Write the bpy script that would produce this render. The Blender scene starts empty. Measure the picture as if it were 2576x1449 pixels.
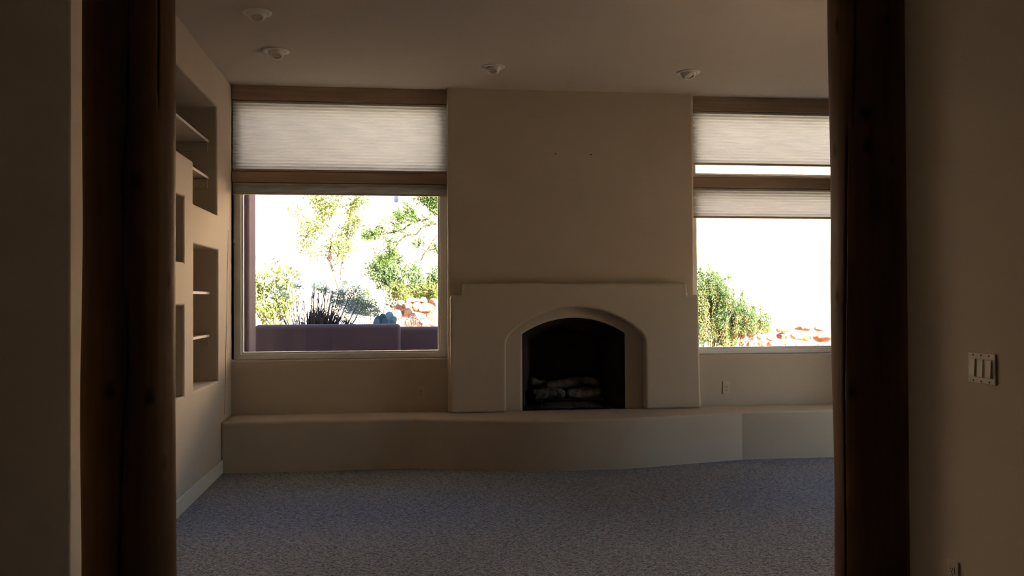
import bpy, bmesh, math, random
import numpy as np
from mathutils import Vector, Matrix, Euler, noise

S = bpy.context.scene
COL = S.collection
R = math.radians

# ------------------------------------------------------------------ camera
CAM_H = 1.42
F_PX = 2271.0
W_PX, H_PX = 2576, 1449


def cam_matrix(yaw, pitch, roll):
    cy, sy, cp, sp, cr, sr = (math.cos(yaw), math.sin(yaw), math.cos(pitch), math.sin(pitch), math.cos(roll), math.sin(roll))
    a = Matrix(((cy, sy, 0), (-sy, cy, 0), (0, 0, 1)))
    b = Matrix(((1, 0, 0), (0, cp, -sp), (0, sp, cp)))
    c = Matrix(((cr, 0, sr), (0, 1, 0), (-sr, 0, cr)))
    return a @ b @ c


CM = cam_matrix(R(7.19), R(0.71), R(0.245))
cd = bpy.data.cameras.new('camera')
cam = bpy.data.objects.new('camera', cd)
COL.objects.link(cam)
cd.sensor_fit = 'HORIZONTAL'
cd.sensor_width = 36.0
cd.lens = 36.0 * F_PX / W_PX
cd.clip_start = 0.05
cd.clip_end = 500
rt, fw, up = CM.col[0], CM.col[1], CM.col[2]
m4 = Matrix((rt, up, -fw)).transposed().to_4x4()
m4.translation = (0, 0, CAM_H)
cam.matrix_world = m4
S.camera = cam


def atY(px, py, Y):
    """the point of the plane y = Y that the photograph shows at a pixel"""
    r = CM @ Vector(((px - W_PX / 2) / F_PX, 1, -(py - H_PX / 2) / F_PX))
    r *= Y / r.y
    return Vector((r.x, Y, r.z + CAM_H))


# ------------------------------------------------------------------ world, sun, exposure
wd = bpy.data.worlds.new('world')
S.world = wd
wd.use_nodes = True
wn = wd.node_tree.nodes
bg = wn['Background']
sky = wn.new('ShaderNodeTexSky')
sky.sky_type = 'NISHITA'
sky.sun_disc = False
sky.sun_elevation = R(31)
sky.sun_rotation = R(144)
sky.dust_density = 0.25
wd.node_tree.links.new(sky.outputs[0], bg.inputs[0])
bg.inputs[1].default_value = 0.68

sd = bpy.data.lights.new('sun', 'SUN')
sun = bpy.data.objects.new('sun', sd)
COL.objects.link(sun)
sd.energy = 62.0
sd.angle = R(0.6)
sd.color = (1.0, 0.83, 0.63)
to_sun = Vector((0.50, -0.70, 0.51)).normalized()
sun.rotation_euler = to_sun.to_track_quat('Z', 'Y').to_euler()
sun.location = (8, -8, 12)

S.view_settings.view_transform = 'Standard'
S.view_settings.look = 'None'
S.view_settings.gamma = 1.0
S.view_settings.use_curve_mapping = False
S.view_settings.exposure = 1.0


# ------------------------------------------------------------------ helpers
def tag(o, label=None, cat=None, group=None, kind=None):
    if label: o['label'] = label
    if cat: o['category'] = cat
    if group: o['group'] = group
    if kind: o['kind'] = kind
    return o


def empty(name, loc=(0, 0, 0), label=None, cat=None, group=None, kind=None):
    o = bpy.data.objects.new(name, None)
    o.empty_display_size = 0.1
    COL.objects.link(o)
    o.location = loc
    return tag(o, label, cat, group, kind)


def obj(name, bm, mat, parent=None, smooth=False, bevel=0, seg=3, angle=30, sharp=None):
    """link a bmesh (in world coordinates) as ONE mesh object"""
    me = bpy.data.meshes.new(name)
    bmesh.ops.recalc_face_normals(bm, faces=bm.faces)
    bm.to_mesh(me)
    bm.free()
    return link(name, me, mat, parent, smooth, bevel, seg, angle, sharp)


def link(name, me, mat, parent=None, smooth=False, bevel=0, seg=3, angle=30, sharp=None):
    me.materials.append(mat)
    o = bpy.data.objects.new(name, me)
    COL.objects.link(o)
    if smooth or bevel:
        me.polygons.foreach_set('use_smooth', [True] * len(me.polygons))
    if sharp:
        me.set_sharp_from_angle(angle=R(sharp))
    if bevel:
        b = o.modifiers.new('bevel', 'BEVEL')
        b.width = bevel
        b.segments = seg
        b.limit_method = 'ANGLE'
        b.angle_limit = R(angle)
        b.harden_normals = True
        b.use_clamp_overlap = True
    if parent:
        o.parent = parent
        pw = parent.matrix_world if parent.parent is None else parent.parent.matrix_basis @ parent.matrix_basis
        o.matrix_parent_inverse = parent_world(parent).inverted()
    return o


def parent_world(p):
    m = p.matrix_basis.copy()
    if p.parent:
        m = parent_world(p.parent) @ p.matrix_parent_inverse @ m
    return m


def box(bm, x0, x1, y0, y1, z0, z1):
    v = [bm.verts.new(c) for c in ((x0, y0, z0), (x1, y0, z0), (x1, y1, z0), (x0, y1, z0), (x0, y0, z1), (x1, y0, z1), (x1, y1, z1), (x0, y1, z1))]
    for f in ((0, 3, 2, 1), (4, 5, 6, 7), (0, 1, 5, 4), (1, 2, 6, 5), (2, 3, 7, 6), (3, 0, 4, 7)):
        bm.faces.new([v[i] for i in f])
    return v


def B(*a):
    bm = bmesh.new()
    box(bm, *a)
    return bm


def cells(xs, ys, zs, solid):
    """a clean solid made of grid cells: openings and niches are the cells left out"""
    bm = bmesh.new()
    vs = {}
    n = (len(xs) - 1, len(ys) - 1, len(zs) - 1)

    def V(i, j, k):
        if (i, j, k) not in vs: vs[(i, j, k)] = bm.verts.new((xs[i], ys[j], zs[k]))
        return vs[(i, j, k)]

    def s(i, j, k):
        if not (0 <= i < n[0] and 0 <= j < n[1] and 0 <= k < n[2]): return False
        return solid((xs[i] + xs[i + 1]) / 2, (ys[j] + ys[j + 1]) / 2, (zs[k] + zs[k + 1]) / 2)
    for i in range(n[0]):
        for j in range(n[1]):
            for k in range(n[2]):
                if not s(i, j, k): continue
                if not s(i - 1, j, k): bm.faces.new((V(i, j, k), V(i, j, k + 1), V(i, j + 1, k + 1), V(i, j + 1, k)))
                if not s(i + 1, j, k): bm.faces.new((V(i + 1, j, k), V(i + 1, j + 1, k), V(i + 1, j + 1, k + 1), V(i + 1, j, k + 1)))
                if not s(i, j - 1, k): bm.faces.new((V(i, j, k), V(i + 1, j, k), V(i + 1, j, k + 1), V(i, j, k + 1)))
                if not s(i, j + 1, k): bm.faces.new((V(i, j + 1, k), V(i, j + 1, k + 1), V(i + 1, j + 1, k + 1), V(i + 1, j + 1, k)))
                if not s(i, j, k - 1): bm.faces.new((V(i, j, k), V(i, j + 1, k), V(i + 1, j + 1, k), V(i + 1, j, k)))
                if not s(i, j, k + 1): bm.faces.new((V(i, j, k + 1), V(i + 1, j, k + 1), V(i + 1, j + 1, k + 1), V(i, j + 1, k + 1)))
    bmesh.ops.dissolve_limit(bm, angle_limit=R(1), verts=bm.verts, edges=bm.edges)
    return bm


def extrude_poly(pts, y0, y1):
    """polygon in x-z given as points, extruded along y"""
    bm = bmesh.new()
    a = [bm.verts.new((x, y0, z)) for x, z in pts]
    b = [bm.verts.new((x, y1, z)) for x, z in pts]
    bm.faces.new(a)
    bm.faces.new(list(reversed(b)))
    n = len(pts)
    for i in range(n):
        bm.faces.new((a[i], b[i], b[(i + 1) % n], a[(i + 1) % n]))
    return bm


def extrude_plan(pts, z0, z1):
    bm = bmesh.new()
    a = [bm.verts.new((x, y, z0)) for x, y in pts]
    b = [bm.verts.new((x, y, z1)) for x, y in pts]
    bm.faces.new(list(reversed(a)))
    bm.faces.new(b)
    n = len(pts)
    for i in range(n):
        bm.faces.new((a[i], a[(i + 1) % n], b[(i + 1) % n], b[i]))
    return bm


def tube(bm, pts, rads, n=8, caps=True):
    pts = [Vector(p) for p in pts]
    rings = []
    for i, p in enumerate(pts):
        d = (pts[min(i + 1, len(pts) - 1)] - pts[max(i - 1, 0)]).normalized()
        u = d.cross(Vector((0, 0, 1)))
        if u.length < 0.05: u = d.cross(Vector((1, 0, 0)))
        u.normalize()
        w = d.cross(u)
        r = rads[i] if hasattr(rads, '__len__') else rads
        rings.append([bm.verts.new(p + (u * math.cos(2 * math.pi * k / n) + w * math.sin(2 * math.pi * k / n)) * r) for k in range(n)])
    for a, b in zip(rings, rings[1:]):
        for k in range(n):
            bm.faces.new((a[k], a[(k + 1) % n], b[(k + 1) % n], b[k]))
    if caps:
        bm.faces.new(list(reversed(rings[0])))
        bm.faces.new(rings[-1])


def lathe(bm, prof, n=32, mat=Matrix()):
    """profile of (radius, height) turned about z, then moved by mat"""
    rings = []
    for r, z in prof:
        if r < 1e-6: rings.append([bm.verts.new(mat @ Vector((0, 0, z)))])
        else: rings.append([bm.verts.new(mat @ Vector((r * math.cos(2 * math.pi * k / n), r * math.sin(2 * math.pi * k / n), z))) for k in range(n)])
    for a, b in zip(rings, rings[1:]):
        for k in range(n):
            q = [a[k % len(a)], a[(k + 1) % len(a)], b[(k + 1) % len(b)], b[k % len(b)]]
            u = []
            for v in q:
                if v not in u: u.append(v)
            if len(u) > 2: bm.faces.new(u)


def arch(cx, half, spring, apex, n=24, corner=0.0):
    """points of a segmental arch from its right foot to its left foot"""
    s = apex - spring
    rad = (half * half + s * s) / (2 * s)
    cz = apex - rad
    a0 = math.asin(half / rad)
    return [(cx + rad * math.sin(a0 * (1 - 2 * i / n)), cz + rad * math.cos(a0 * (1 - 2 * i / n))) for i in range(n + 1)]


def soften(pts, i, r, n=6):
    """round the corner i of an open list of points"""
    p0, p1, p2 = Vector(pts[i - 1]), Vector(pts[i]), Vector(pts[i + 1])
    a = p1 + (p0 - p1).normalized() * min(r, (p0 - p1).length * .9)
    b = p1 + (p2 - p1).normalized() * min(r, (p2 - p1).length * .9)
    return [tuple(a * (1 - t) ** 2 + p1 * 2 * t * (1 - t) + b * t * t) for t in [k / n for k in range(n + 1)]]


# ------------------------------------------------------------------ materials
def mat(name, col, rough=0.8, spec=0.3):
    m = bpy.data.materials.new(name)
    m.use_nodes = True
    p = m.node_tree.nodes['Principled BSDF']
    p.inputs['Base Color'].default_value = (*col, 1)
    p.inputs['Roughness'].default_value = rough
    p.inputs['Specular IOR Level'].default_value = spec
    return m


def N(m, t, **kw):
    n = m.node_tree.nodes.new(t)
    for k, v in kw.items():
        if k in n.inputs: n.inputs[k].default_value = v
        else: setattr(n, k, v)
    return n


def L(m, a, b): m.node_tree.links.new(a, b)


def varied(name, c1, c2, scale, rough=0.85, bump=0.0, bscale=None, spec=0.2, detail=4, stretch=None, dist=0.002):
    m = mat(name, c1, rough, spec)
    p = m.node_tree.nodes['Principled BSDF']
    tc = N(m, 'ShaderNodeTexCoord')
    src = tc.outputs['Object']
    if stretch:
        mp = N(m, 'ShaderNodeMapping')
        mp.inputs['Scale'].default_value = stretch
        L(m, src, mp.inputs['Vector'])
        src = mp.outputs[0]
    no = N(m, 'ShaderNodeTexNoise', Scale=scale, Detail=detail)
    L(m, src, no.inputs['Vector'])
    cr = N(m, 'ShaderNodeValToRGB')
    cr.color_ramp.elements[0].color = (*c1, 1)
    cr.color_ramp.elements[1].color = (*c2, 1)
    cr.color_ramp.elements[0].position = .35
    cr.color_ramp.elements[1].position = .68
    L(m, no.outputs['Fac'], cr.inputs[0])
    L(m, cr.outputs[0], p.inputs['Base Color'])
    if bump:
        nb = N(m, 'ShaderNodeTexNoise', Scale=bscale or scale, Detail=3)
        L(m, src, nb.inputs['Vector'])
        bp = N(m, 'ShaderNodeBump', Strength=bump, Distance=dist)
        L(m, nb.outputs['Fac'], bp.inputs['Height'])
        L(m, bp.outputs[0], p.inputs['Normal'])
    return m


M_wall = varied('wall_plaster', (.56, .475, .375), (.585, .50, .395), 1.6, .9, .35, 46, .15)
M_ceil = varied('ceiling_paint', (.55, .49, .42), (.57, .51, .44), 1.2, .95, .4, 60, .1)
M_trimw = mat('painted_wood_trim', (.70, .64, .56), .6)
M_plastic = mat('almond_plastic', (.60, .525, .43), .5, .3)
M_slot = mat('dark_slot', (.02, .018, .016), .7)
M_vinyl = mat('window_vinyl', (.84, .84, .82), .5, .3)
M_rail = mat('shade_rail', (.50, .43, .34), .55, .3)
M_metalw = mat('white_metal', (.78, .74, .68), .35, .5)
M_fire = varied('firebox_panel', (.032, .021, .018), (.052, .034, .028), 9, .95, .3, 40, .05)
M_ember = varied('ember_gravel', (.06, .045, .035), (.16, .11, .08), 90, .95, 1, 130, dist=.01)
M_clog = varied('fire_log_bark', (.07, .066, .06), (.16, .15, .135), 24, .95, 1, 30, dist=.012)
M_iron = mat('black_iron', (.015, .015, .015), .6)
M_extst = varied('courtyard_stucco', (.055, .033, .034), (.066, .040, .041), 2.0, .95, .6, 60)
M_sand = varied('desert_ground', (.54, .43, .33), (.68, .56, .45), .8, .95, .5, 6, dist=.05)
M_dark = varied('foyer_tile', (.05, .035, .025), (.07, .05, .035), 3, .5)
M_gravel = varied('patio_gravel', (.12, .105, .095), (.20, .175, .155), 30, .95, 1, 60)
M_roof = mat('porch_ceiling', (.40, .30, .24), .9)


def wood(name, c1, c2, rough, axis, knot=False, spec=.4):
    st = [14, 14, 14]
    st['xyz'.index(axis)] = .7
    m = varied(name, c1, c2, 2.2, rough, .25, 3.0, spec, 5, st, .003)
    if knot:
        p = m.node_tree.nodes['Principled BSDF']
        lk = p.inputs['Base Color'].links[0].from_socket
        at = N(m, 'ShaderNodeAttribute', attribute_name='knot')
        mx = N(m, 'ShaderNodeMix', data_type='RGBA')
        L(m, at.outputs['Fac'], mx.inputs[0])
        L(m, lk, mx.inputs[6])
        mx.inputs[7].default_value = (.018, .007, .003, 1)
        L(m, mx.outputs[2], p.inputs['Base Color'])
    return m


M_log = wood('varnished_log', (.085, .038, .011), (.125, .058, .017), .62, 'z', True, .15)
M_beam = wood('pale_beam', (.36, .26, .18), (.44, .33, .235), .7, 'x', False, .2)


def carpet():
    m = mat('berber_carpet', (.3, .3, .3), .97, .05)
    p = m.node_tree.nodes['Principled BSDF']
    tc = N(m, 'ShaderNodeTexCoord')
    mp = N(m, 'ShaderNodeMapping')
    mp.inputs['Rotation'].default_value = (0, 0, R(28))
    mp.inputs['Scale'].default_value = (90, 150, 90)
    L(m, tc.outputs['Object'], mp.inputs['Vector'])
    vo = N(m, 'ShaderNodeTexVoronoi', Scale=1.0)
    L(m, mp.outputs[0], vo.inputs['Vector'])
    no = N(m, 'ShaderNodeTexNoise', Scale=.35, Detail=3)
    L(m, mp.outputs[0], no.inputs['Vector'])
    big = N(m, 'ShaderNodeTexNoise', Scale=1.3, Detail=2)
    L(m, tc.outputs['Object'], big.inputs['Vector'])
    cr = N(m, 'ShaderNodeValToRGB')
    cr.color_ramp.elements[0].color = (.56, .58, .63, 1)
    cr.color_ramp.elements[1].color = (.16, .16, .17, 1)
    cr.color_ramp.elements[0].position = .25
    cr.color_ramp.elements[1].position = .85
    L(m, vo.outputs['Distance'], cr.inputs[0])
    mx = N(m, 'ShaderNodeMix', data_type='RGBA', blend_type='MULTIPLY')
    mx.inputs[0].default_value = .8
    cr2 = N(m, 'ShaderNodeValToRGB')
    cr2.color_ramp.elements[0].color = (.55, .53, .52, 1)
    cr2.color_ramp.elements[1].color = (1, 1, 1, 1)
    cr2.color_ramp.elements[0].position = .36
    cr2.color_ramp.elements[1].position = .58
    L(m, no.outputs['Fac'], cr2.inputs[0])
    L(m, cr.outputs[0], mx.inputs[6])
    L(m, cr2.outputs[0], mx.inputs[7])
    L(m, mx.outputs[2], p.inputs['Base Color'])
    bp = N(m, 'ShaderNodeBump', Strength=.9, Distance=.006, invert=True)
    L(m, vo.outputs['Distance'], bp.inputs['Height'])
    L(m, bp.outputs[0], p.inputs['Normal'])
    return m


M_carpet = carpet()


def glass():
    m = bpy.data.materials.new('window_glass')
    m.use_nodes = True
    nt = m.node_tree
    nt.nodes.remove(nt.nodes['Principled BSDF'])
    tr = N(m, 'ShaderNodeBsdfTransparent')
    tr.inputs[0].default_value = (.95, .965, .96, 1)
    gl = N(m, 'ShaderNodeBsdfGlossy', Roughness=0.0)
    fr = N(m, 'ShaderNodeFresnel', IOR=1.45)
    mx = N(m, 'ShaderNodeMixShader')
    L(m, fr.outputs[0], mx.inputs[0])
    L(m, tr.outputs[0], mx.inputs[1])
    L(m, gl.outputs[0], mx.inputs[2])
    L(m, mx.outputs[0], nt.nodes['Material Output'].inputs[0])
    return m


M_glass = glass()


def translucent(name, col, tcol, fac, noise_scale=None, stretch=None, var=.25):
    m = bpy.data.materials.new(name)
    m.use_nodes = True
    nt = m.node_tree
    nt.nodes.remove(nt.nodes['Principled BSDF'])
    df = N(m, 'ShaderNodeBsdfDiffuse')
    df.inputs[0].default_value = (*col, 1)
    tl = N(m, 'ShaderNodeBsdfTranslucent')
    tl.inputs[0].default_value = (*tcol, 1)
    mx = N(m, 'ShaderNodeMixShader')
    mx.inputs[0].default_value = fac
    if noise_scale:
        tc = N(m, 'ShaderNodeTexCoord')
        mp = N(m, 'ShaderNodeMapping')
        mp.inputs['Scale'].default_value = stretch or (1, 1, 1)
        L(m, tc.outputs['Object'], mp.inputs[0])
        no = N(m, 'ShaderNodeTexNoise', Scale=noise_scale, Detail=3)
        L(m, mp.outputs[0], no.inputs['Vector'])
        for sh, c in ((df, col), (tl, tcol)):
            cr = N(m, 'ShaderNodeValToRGB')
            cr.color_ramp.elements[0].color = (*[v * (1 - var) for v in c], 1)
            cr.color_ramp.elements[1].color = (*[min(1, v * (1 + var)) for v in c], 1)
            cr.color_ramp.elements[0].position = .3
            cr.color_ramp.elements[1].position = .7
            L(m, no.outputs['Fac'], cr.inputs[0])
            L(m, cr.outputs[0], sh.inputs[0])
    L(m, df.outputs[0], mx.inputs[1])
    L(m, tl.outputs[0], mx.inputs[2])
    L(m, mx.outputs[0], nt.nodes['Material Output'].inputs[0])
    return m


M_fabric = translucent('cellular_fabric', (.64, .59, .52), (.80, .87, .95), .44, 3.0, (1.0, 0, 13), .06)


def leafmat(name, col, tcol=None, fac=.35):
    return translucent(name, col, tcol or tuple(min(1, c * 1.6) for c in col), fac, 2.5)


M_leaf_dark = leafmat('leaf_green', (.045, .075, .024), (.10, .17, .035))
M_leaf_mid = leafmat('leaf_mid_green', (.055, .085, .040), (.10, .155, .06))
M_leaf_yel = leafmat('leaf_yellow_green', (.082, .105, .038), (.15, .185, .06))
M_leaf_sage = leafmat('leaf_sage', (.115, .16, .15), (.12, .17, .155), .25)
M_leaf_dry = leafmat('dry_grass', (.34, .22, .10), (.5, .34, .15))
M_bark = varied('bark', (.055, .045, .035), (.11, .09, .07), 30, .95)
M_twig = varied('dark_twig', (.035, .028, .026), (.07, .055, .05), 30, .95)
M_pad = varied('cactus_skin', (.045, .085, .10), (.07, .12, .13), 12, .7)
M_orn = mat('blue_glass', (.25, .33, .75), .1, .6)
M_rock = varied('pink_sandstone', (.17, .08, .052), (.29, .16, .11), 3.2, .95, .7, 14, .1, 6, None, .03)
M_rock_grey = varied('grey_rock', (.12, .10, .10), (.18, .16, .15), 5, .95, .6, 20, .1)

# ------------------------------------------------------------------ room dimensions
CEIL = 3.31
XL, XR = -1.445, 5.75
YW = 8.12                 # plane of the walls under the windows
HALL_L, HALL_R = -1.152, 2.15

# floor, ceiling
tag(obj('floor', B(-5.4, 6.0, -5.3, 8.55, -.15, 0), M_carpet), 'grey looped carpet covering the whole room floor', 'floor', kind='structure')
tag(obj('ceiling', B(-5.4, 6.0, -5.3, 8.55, CEIL, CEIL + .2), M_ceil), 'plain smooth beige ceiling over the room', 'ceiling', kind='structure')

# left wall with its stepped recesses
NY0, NY1, NY2 = 4.9, 6.645, 7.51


def left_solid(x, y, z):
    if x < -1.98: return True
    if 2.412 < z < 2.983 and NY0 < y < NY2: return False
    if 2.11 < z < 2.5 and NY1 < y < NY2: return False
    if .77 < z < 1.828 and NY1 + .02 < y < 7.548: return False
    if 5.55 < y < 6.38 and (1.68 < z < 2.13 or .77 < z < 1.388): return False
    return True


wl = tag(obj('wall_left', cells([-2.2, -1.98, XL], [3.60, NY0, 5.55, 6.38, NY1, NY1 + .02, NY2, 7.548, 8.5],
                               [0, .77, 1.388, 1.68, 1.828, 2.11, 2.13, 2.412, 2.983, CEIL], left_solid), M_wall, bevel=.016, seg=4),
         'pale plaster left wall with stepped recessed shelf niches', 'wall', kind='structure')
# hairline crack in the plaster beside the window corner
bm = bmesh.new()
tube(bm, [(XL + .0005, 7.98, 2.02), (XL + .0005, 7.93, 1.62), (XL + .0005, 7.90, 1.25), (XL + .0005, 7.86, 1.0), (XL + .0005, 7.83, .62), (XL + .0005, 7.80, .46)], [.0012, .0018, .0022, .0026, .0018, .001], 6)
obj('crack', bm, M_slot, wl)

tag(obj('wall_hall_left', extrude_plan([(-1.185, 3.50), (-1.40, 3.62), (-5.2, 3.62), (-5.2, 1.3), (-4.0, 1.3)], 0, CEIL), M_wall, bevel=.02, seg=4),
    'dim plaster hall wall at the left edge of the view', 'wall', kind='structure')
tag(obj('wall_hall_right', B(HALL_R, 2.36, 1.9, 3.62, 0, CEIL), M_wall, bevel=.025, seg=4),
    'dim plaster hall wall at the right with switches', 'wall', kind='structure')
tag(obj('wall_rear', B(-5.2, 6.0, -5.3, -5.1, 0, CEIL), M_wall), 'plaster wall closing the house behind the viewer', 'wall', kind='structure')
tag(obj('wall_foyer', B(-5.4, -5.2, -5.3, 3.60, 0, CEIL), M_wall), 'plaster wall of the foyer far to the left of the viewer', 'wall', kind='structure')
tag(obj('floor_foyer', B(-5.2, 5.75, -5.1, 2.6, .0, .004), M_dark), 'dark tile floor of the foyer behind the viewer', 'floor', kind='structure')
tag(obj('wall_right', cells([XR, 6.0], [-5.3, 6.05, 6.85, 8.5], [0, 1.95, CEIL], lambda x, y, z: not (6.05 < y < 6.85 and z < 1.95)), M_wall, bevel=.02),
    'plaster wall of the room beyond the right log post', 'wall', kind='structure')

# back wall: openings for the two tall windows
WX = ((XL, .445), (2.715, 4.60))
SILL = .893
CX = 1.582                 # middle of the fireplace


def back_solid(x, y, z):
    for a, b in WX:
        if a < x < b and z > SILL: return False
    return not (CX - .60 < x < CX + .60 and .40 < z < 1.40)


tag(obj('wall_back', cells([-2.2, WX[0][0], WX[0][1], CX - .60, CX + .60, WX[1][0], WX[1][1], 6.0], [YW, 8.5], [0, .40, SILL, 1.40, CEIL], back_solid), M_wall, bevel=.012, seg=4),
    'plaster wall with a tall window on each side of the fireplace', 'wall', kind='structure')

# reddish stucco skin on the outside of the back wall
tag(obj('wall_exterior', cells([-6.5, WX[0][0], WX[0][1], WX[1][0], WX[1][1], 6.05], [8.5, 8.56], [-.2, SILL, 3.52],
                               lambda x, y, z: not any(a < x < b and z > SILL for a, b in WX)), M_extst), 'reddish stucco outside face of the house wall', 'wall', kind='structure')

# chimney breast with an arched mouth
mouth = arch(CX, .472, 1.105, 1.247)
pts = [(.437, .40), (.437, CEIL + .05), (2.715, CEIL + .05), (2.715, .40), (CX + .472, .40)] + mouth + [(CX - .472, .40)]
tag(obj('wall_chimney', extrude_poly(pts, 8.05, 8.12), M_wall, bevel=.03, seg=5, angle=60),
    'smooth plaster chimney breast rising between the two windows', 'wall', kind='structure')

# baseboard on the left wall
tag(obj('baseboard_left', cells([XL, XL + .016], [3.60, 7.66], [0, .115], lambda *a: True), M_trimw, bevel=.006),
    'off-white baseboard along the foot of the left wall', 'baseboard', kind='structure')

# ------------------------------------------------------------------ raised hearth bench
ctrl = [(.13, 7.655), (.42, 7.56), (.82, 7.435), (1.3, 7.365), (1.62, 7.36), (1.97, 7.39), (2.52, 7.525), (3.0, 7.645)]
curve = []
for i in range(len(ctrl) - 1):
    p0, p1, p2, p3 = (Vector(ctrl[max(i - 1, 0)]), Vector(ctrl[i]), Vector(ctrl[i + 1]), Vector(ctrl[min(i + 2, len(ctrl) - 1)]))
    for k in range(6):
        t = k / 6
        curve.append(tuple(.5 * ((2 * p1) + (p2 - p0) * t + (2 * p0 - 5 * p1 + 4 * p2 - p3) * t * t + (3 * p1 - p0 - 3 * p2 + p3) * t ** 3)))
curve.append(ctrl[-1])
plan = [(XL, 7.655)] + curve + [(XR, 7.63), (XR, YW), (2.715, YW), (2.715, 8.05), (.437, 8.05), (.437, YW), (XL, YW)]
bench = obj('hearth_bench', extrude_plan(plan, -.03, .42), M_wall, bevel=.022, seg=5, angle=38, sharp=9)
tag(bench, 'low plaster hearth bench bulging out in front of the fireplace', 'bench')

# ------------------------------------------------------------------ fireplace
fp = empty('fireplace', (CX, 8.0, .42), 'plaster fireplace surround with stepped shoulders and arched black firebox', 'fireplace')
oa = arch(CX, .634, 1.075, 1.345)
right = soften([(CX + .634, .42), oa[0], oa[2]], 1, .07)
left = soften([oa[-3], oa[-1], (CX - .634, .42)], 1, .07)
inner = [(CX + .634, .42)] + right + oa[3:-3] + left + [(CX - .634, .42)]
outline = [(.452, .42), (.456, 1.456), (.562, 1.456), (.567, 1.56), (2.606, 1.56), (2.614, 1.454), (2.716, 1.454), (2.722, .9), (2.735, .42)]
obj('surround', extrude_poly(outline + inner, 7.945, 8.0505), M_wall, fp, bevel=.024, seg=5, angle=40)
# firebox: back, sides and throat behind the mouth
bm = bmesh.new()
front = [(CX + .478, .40)] + [(x, z) for x, z in arch(CX, .478, 1.108, 1.252)] + [(CX - .478, .40)]
back = [(CX + .33, .40)] + [(x, z) for x, z in arch(CX, .33, 1.02, 1.12)] + [(CX - .33, .40)]
fa = [bm.verts.new((x, 8.085, z)) for x, z in front]
fb = [bm.verts.new((x, 8.485, z)) for x, z in back]
for i in range(len(fa) - 1): bm.faces.new((fa[i], fa[i + 1], fb[i + 1], fb[i]))
bm.faces.new(fb)
bm.faces.new((fa[0], fb[0], fb[-1], fa[-1]))
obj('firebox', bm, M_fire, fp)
# thin dark metal edge round the mouth
bm = bmesh.new()
o2 = [(CX + .474, .425)] + arch(CX, .474, 1.106, 1.249) + [(CX - .474, .425)]
i2 = [(CX + .462, .425)] + arch(CX, .462, 1.096, 1.235) + [(CX - .462, .425)]
for y in (8.07, 8.085):
    pass
ra = [[bm.verts.new((x, y, z)) for x, z in pp] for y in (8.072, 8.09) for pp in (o2, i2)]
for a, b in ((0, 1), (1, 3), (3, 2), (2, 0)):
    for i in range(len(o2) - 1): bm.faces.new((ra[a][i], ra[a][i + 1], ra[b][i + 1], ra[b][i]))
obj('metal_edge', bm, M_iron, fp)

# bed of embers and gas logs
random.seed(4)
bm = bmesh.new()
nx, ny = 60, 30
grid = []
for j in range(ny + 1):
    row = []
    for i in range(nx + 1):
        u, v = i / nx * 2 - 1, j / ny
        x = CX - .03 + u * .40
        y = 8.095 + v * .375
        hump = max(0, 1 - (u / .82) ** 6) * min(1, max(0, (v - .02) / .2)) * .045
        row.append(bm.verts.new((x * (1 - .0 * v), y, .423 + hump + .012 * noise.noise(Vector((x * 40, y * 40, 1))) + .006 * random.random())))
    grid.append(row)
for j in range(ny):
    for i in range(nx): bm.faces.new((grid[j][i], grid[j][i + 1], grid[j + 1][i + 1], grid[j + 1][i]))
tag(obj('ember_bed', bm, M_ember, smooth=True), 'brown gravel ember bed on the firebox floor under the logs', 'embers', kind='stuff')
bm = bmesh.new()
for k in range(6):
    x = CX - .31 + k * .115
    tube(bm, [(x, 8.18, .50), (x, 8.44, .50)], .008, 8)
for y in (8.20, 8.42):
    tube(bm, [(CX - .34, y, .495), (CX + .30, y, .495)], .009, 8)
for x in (CX - .28, CX + .24):
    for y in (8.20, 8.42): tube(bm, [(x, y, .43), (x, y, .50)], .009, 8)
tag(obj('log_grate', bm, M_iron), 'black iron grate holding the gas logs in the firebox', 'grate')


def fire_log(p0, p1, r, seed, label):
    p0, p1 = Vector(p0), Vector(p1)
    bm = bmesh.new()
    n, m = 20, 22
    d = (p1 - p0).normalized()
    u = d.cross(Vector((0, 0, 1))).normalized()
    w = d.cross(u)
    rings = []
    for i in range(n + 1):
        t = i / n
        c = p0.lerp(p1, t) + w * .012 * math.sin(t * 5 + seed) + u * .008 * math.cos(t * 4 + seed)
        ring = []
        e = 1 - .25 * max(0, abs(t * 2 - 1) - .85) / .15
        for k in range(m):
            a = 2 * math.pi * k / m
            q = noise.noise(Vector((math.cos(a) * 1.6 + seed, math.sin(a) * 1.6, t * 7)))
            ring.append(bm.verts.new(c + (u * math.cos(a) + w * math.sin(a)) * r * e * (1 + .22 * q)))
        rings.append(ring)
    for a, b in zip(rings, rings[1:]):
        for k in range(m): bm.faces.new((a[k], a[(k + 1) % m], b[(k + 1) % m], b[k]))
    bm.faces.new(list(reversed(rings[0])))
    bm.faces.new(rings[-1])
    tag(obj('fire_log', bm, M_clog, smooth=True, sharp=50), label, 'log', 'gas logs in the firebox')


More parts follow.
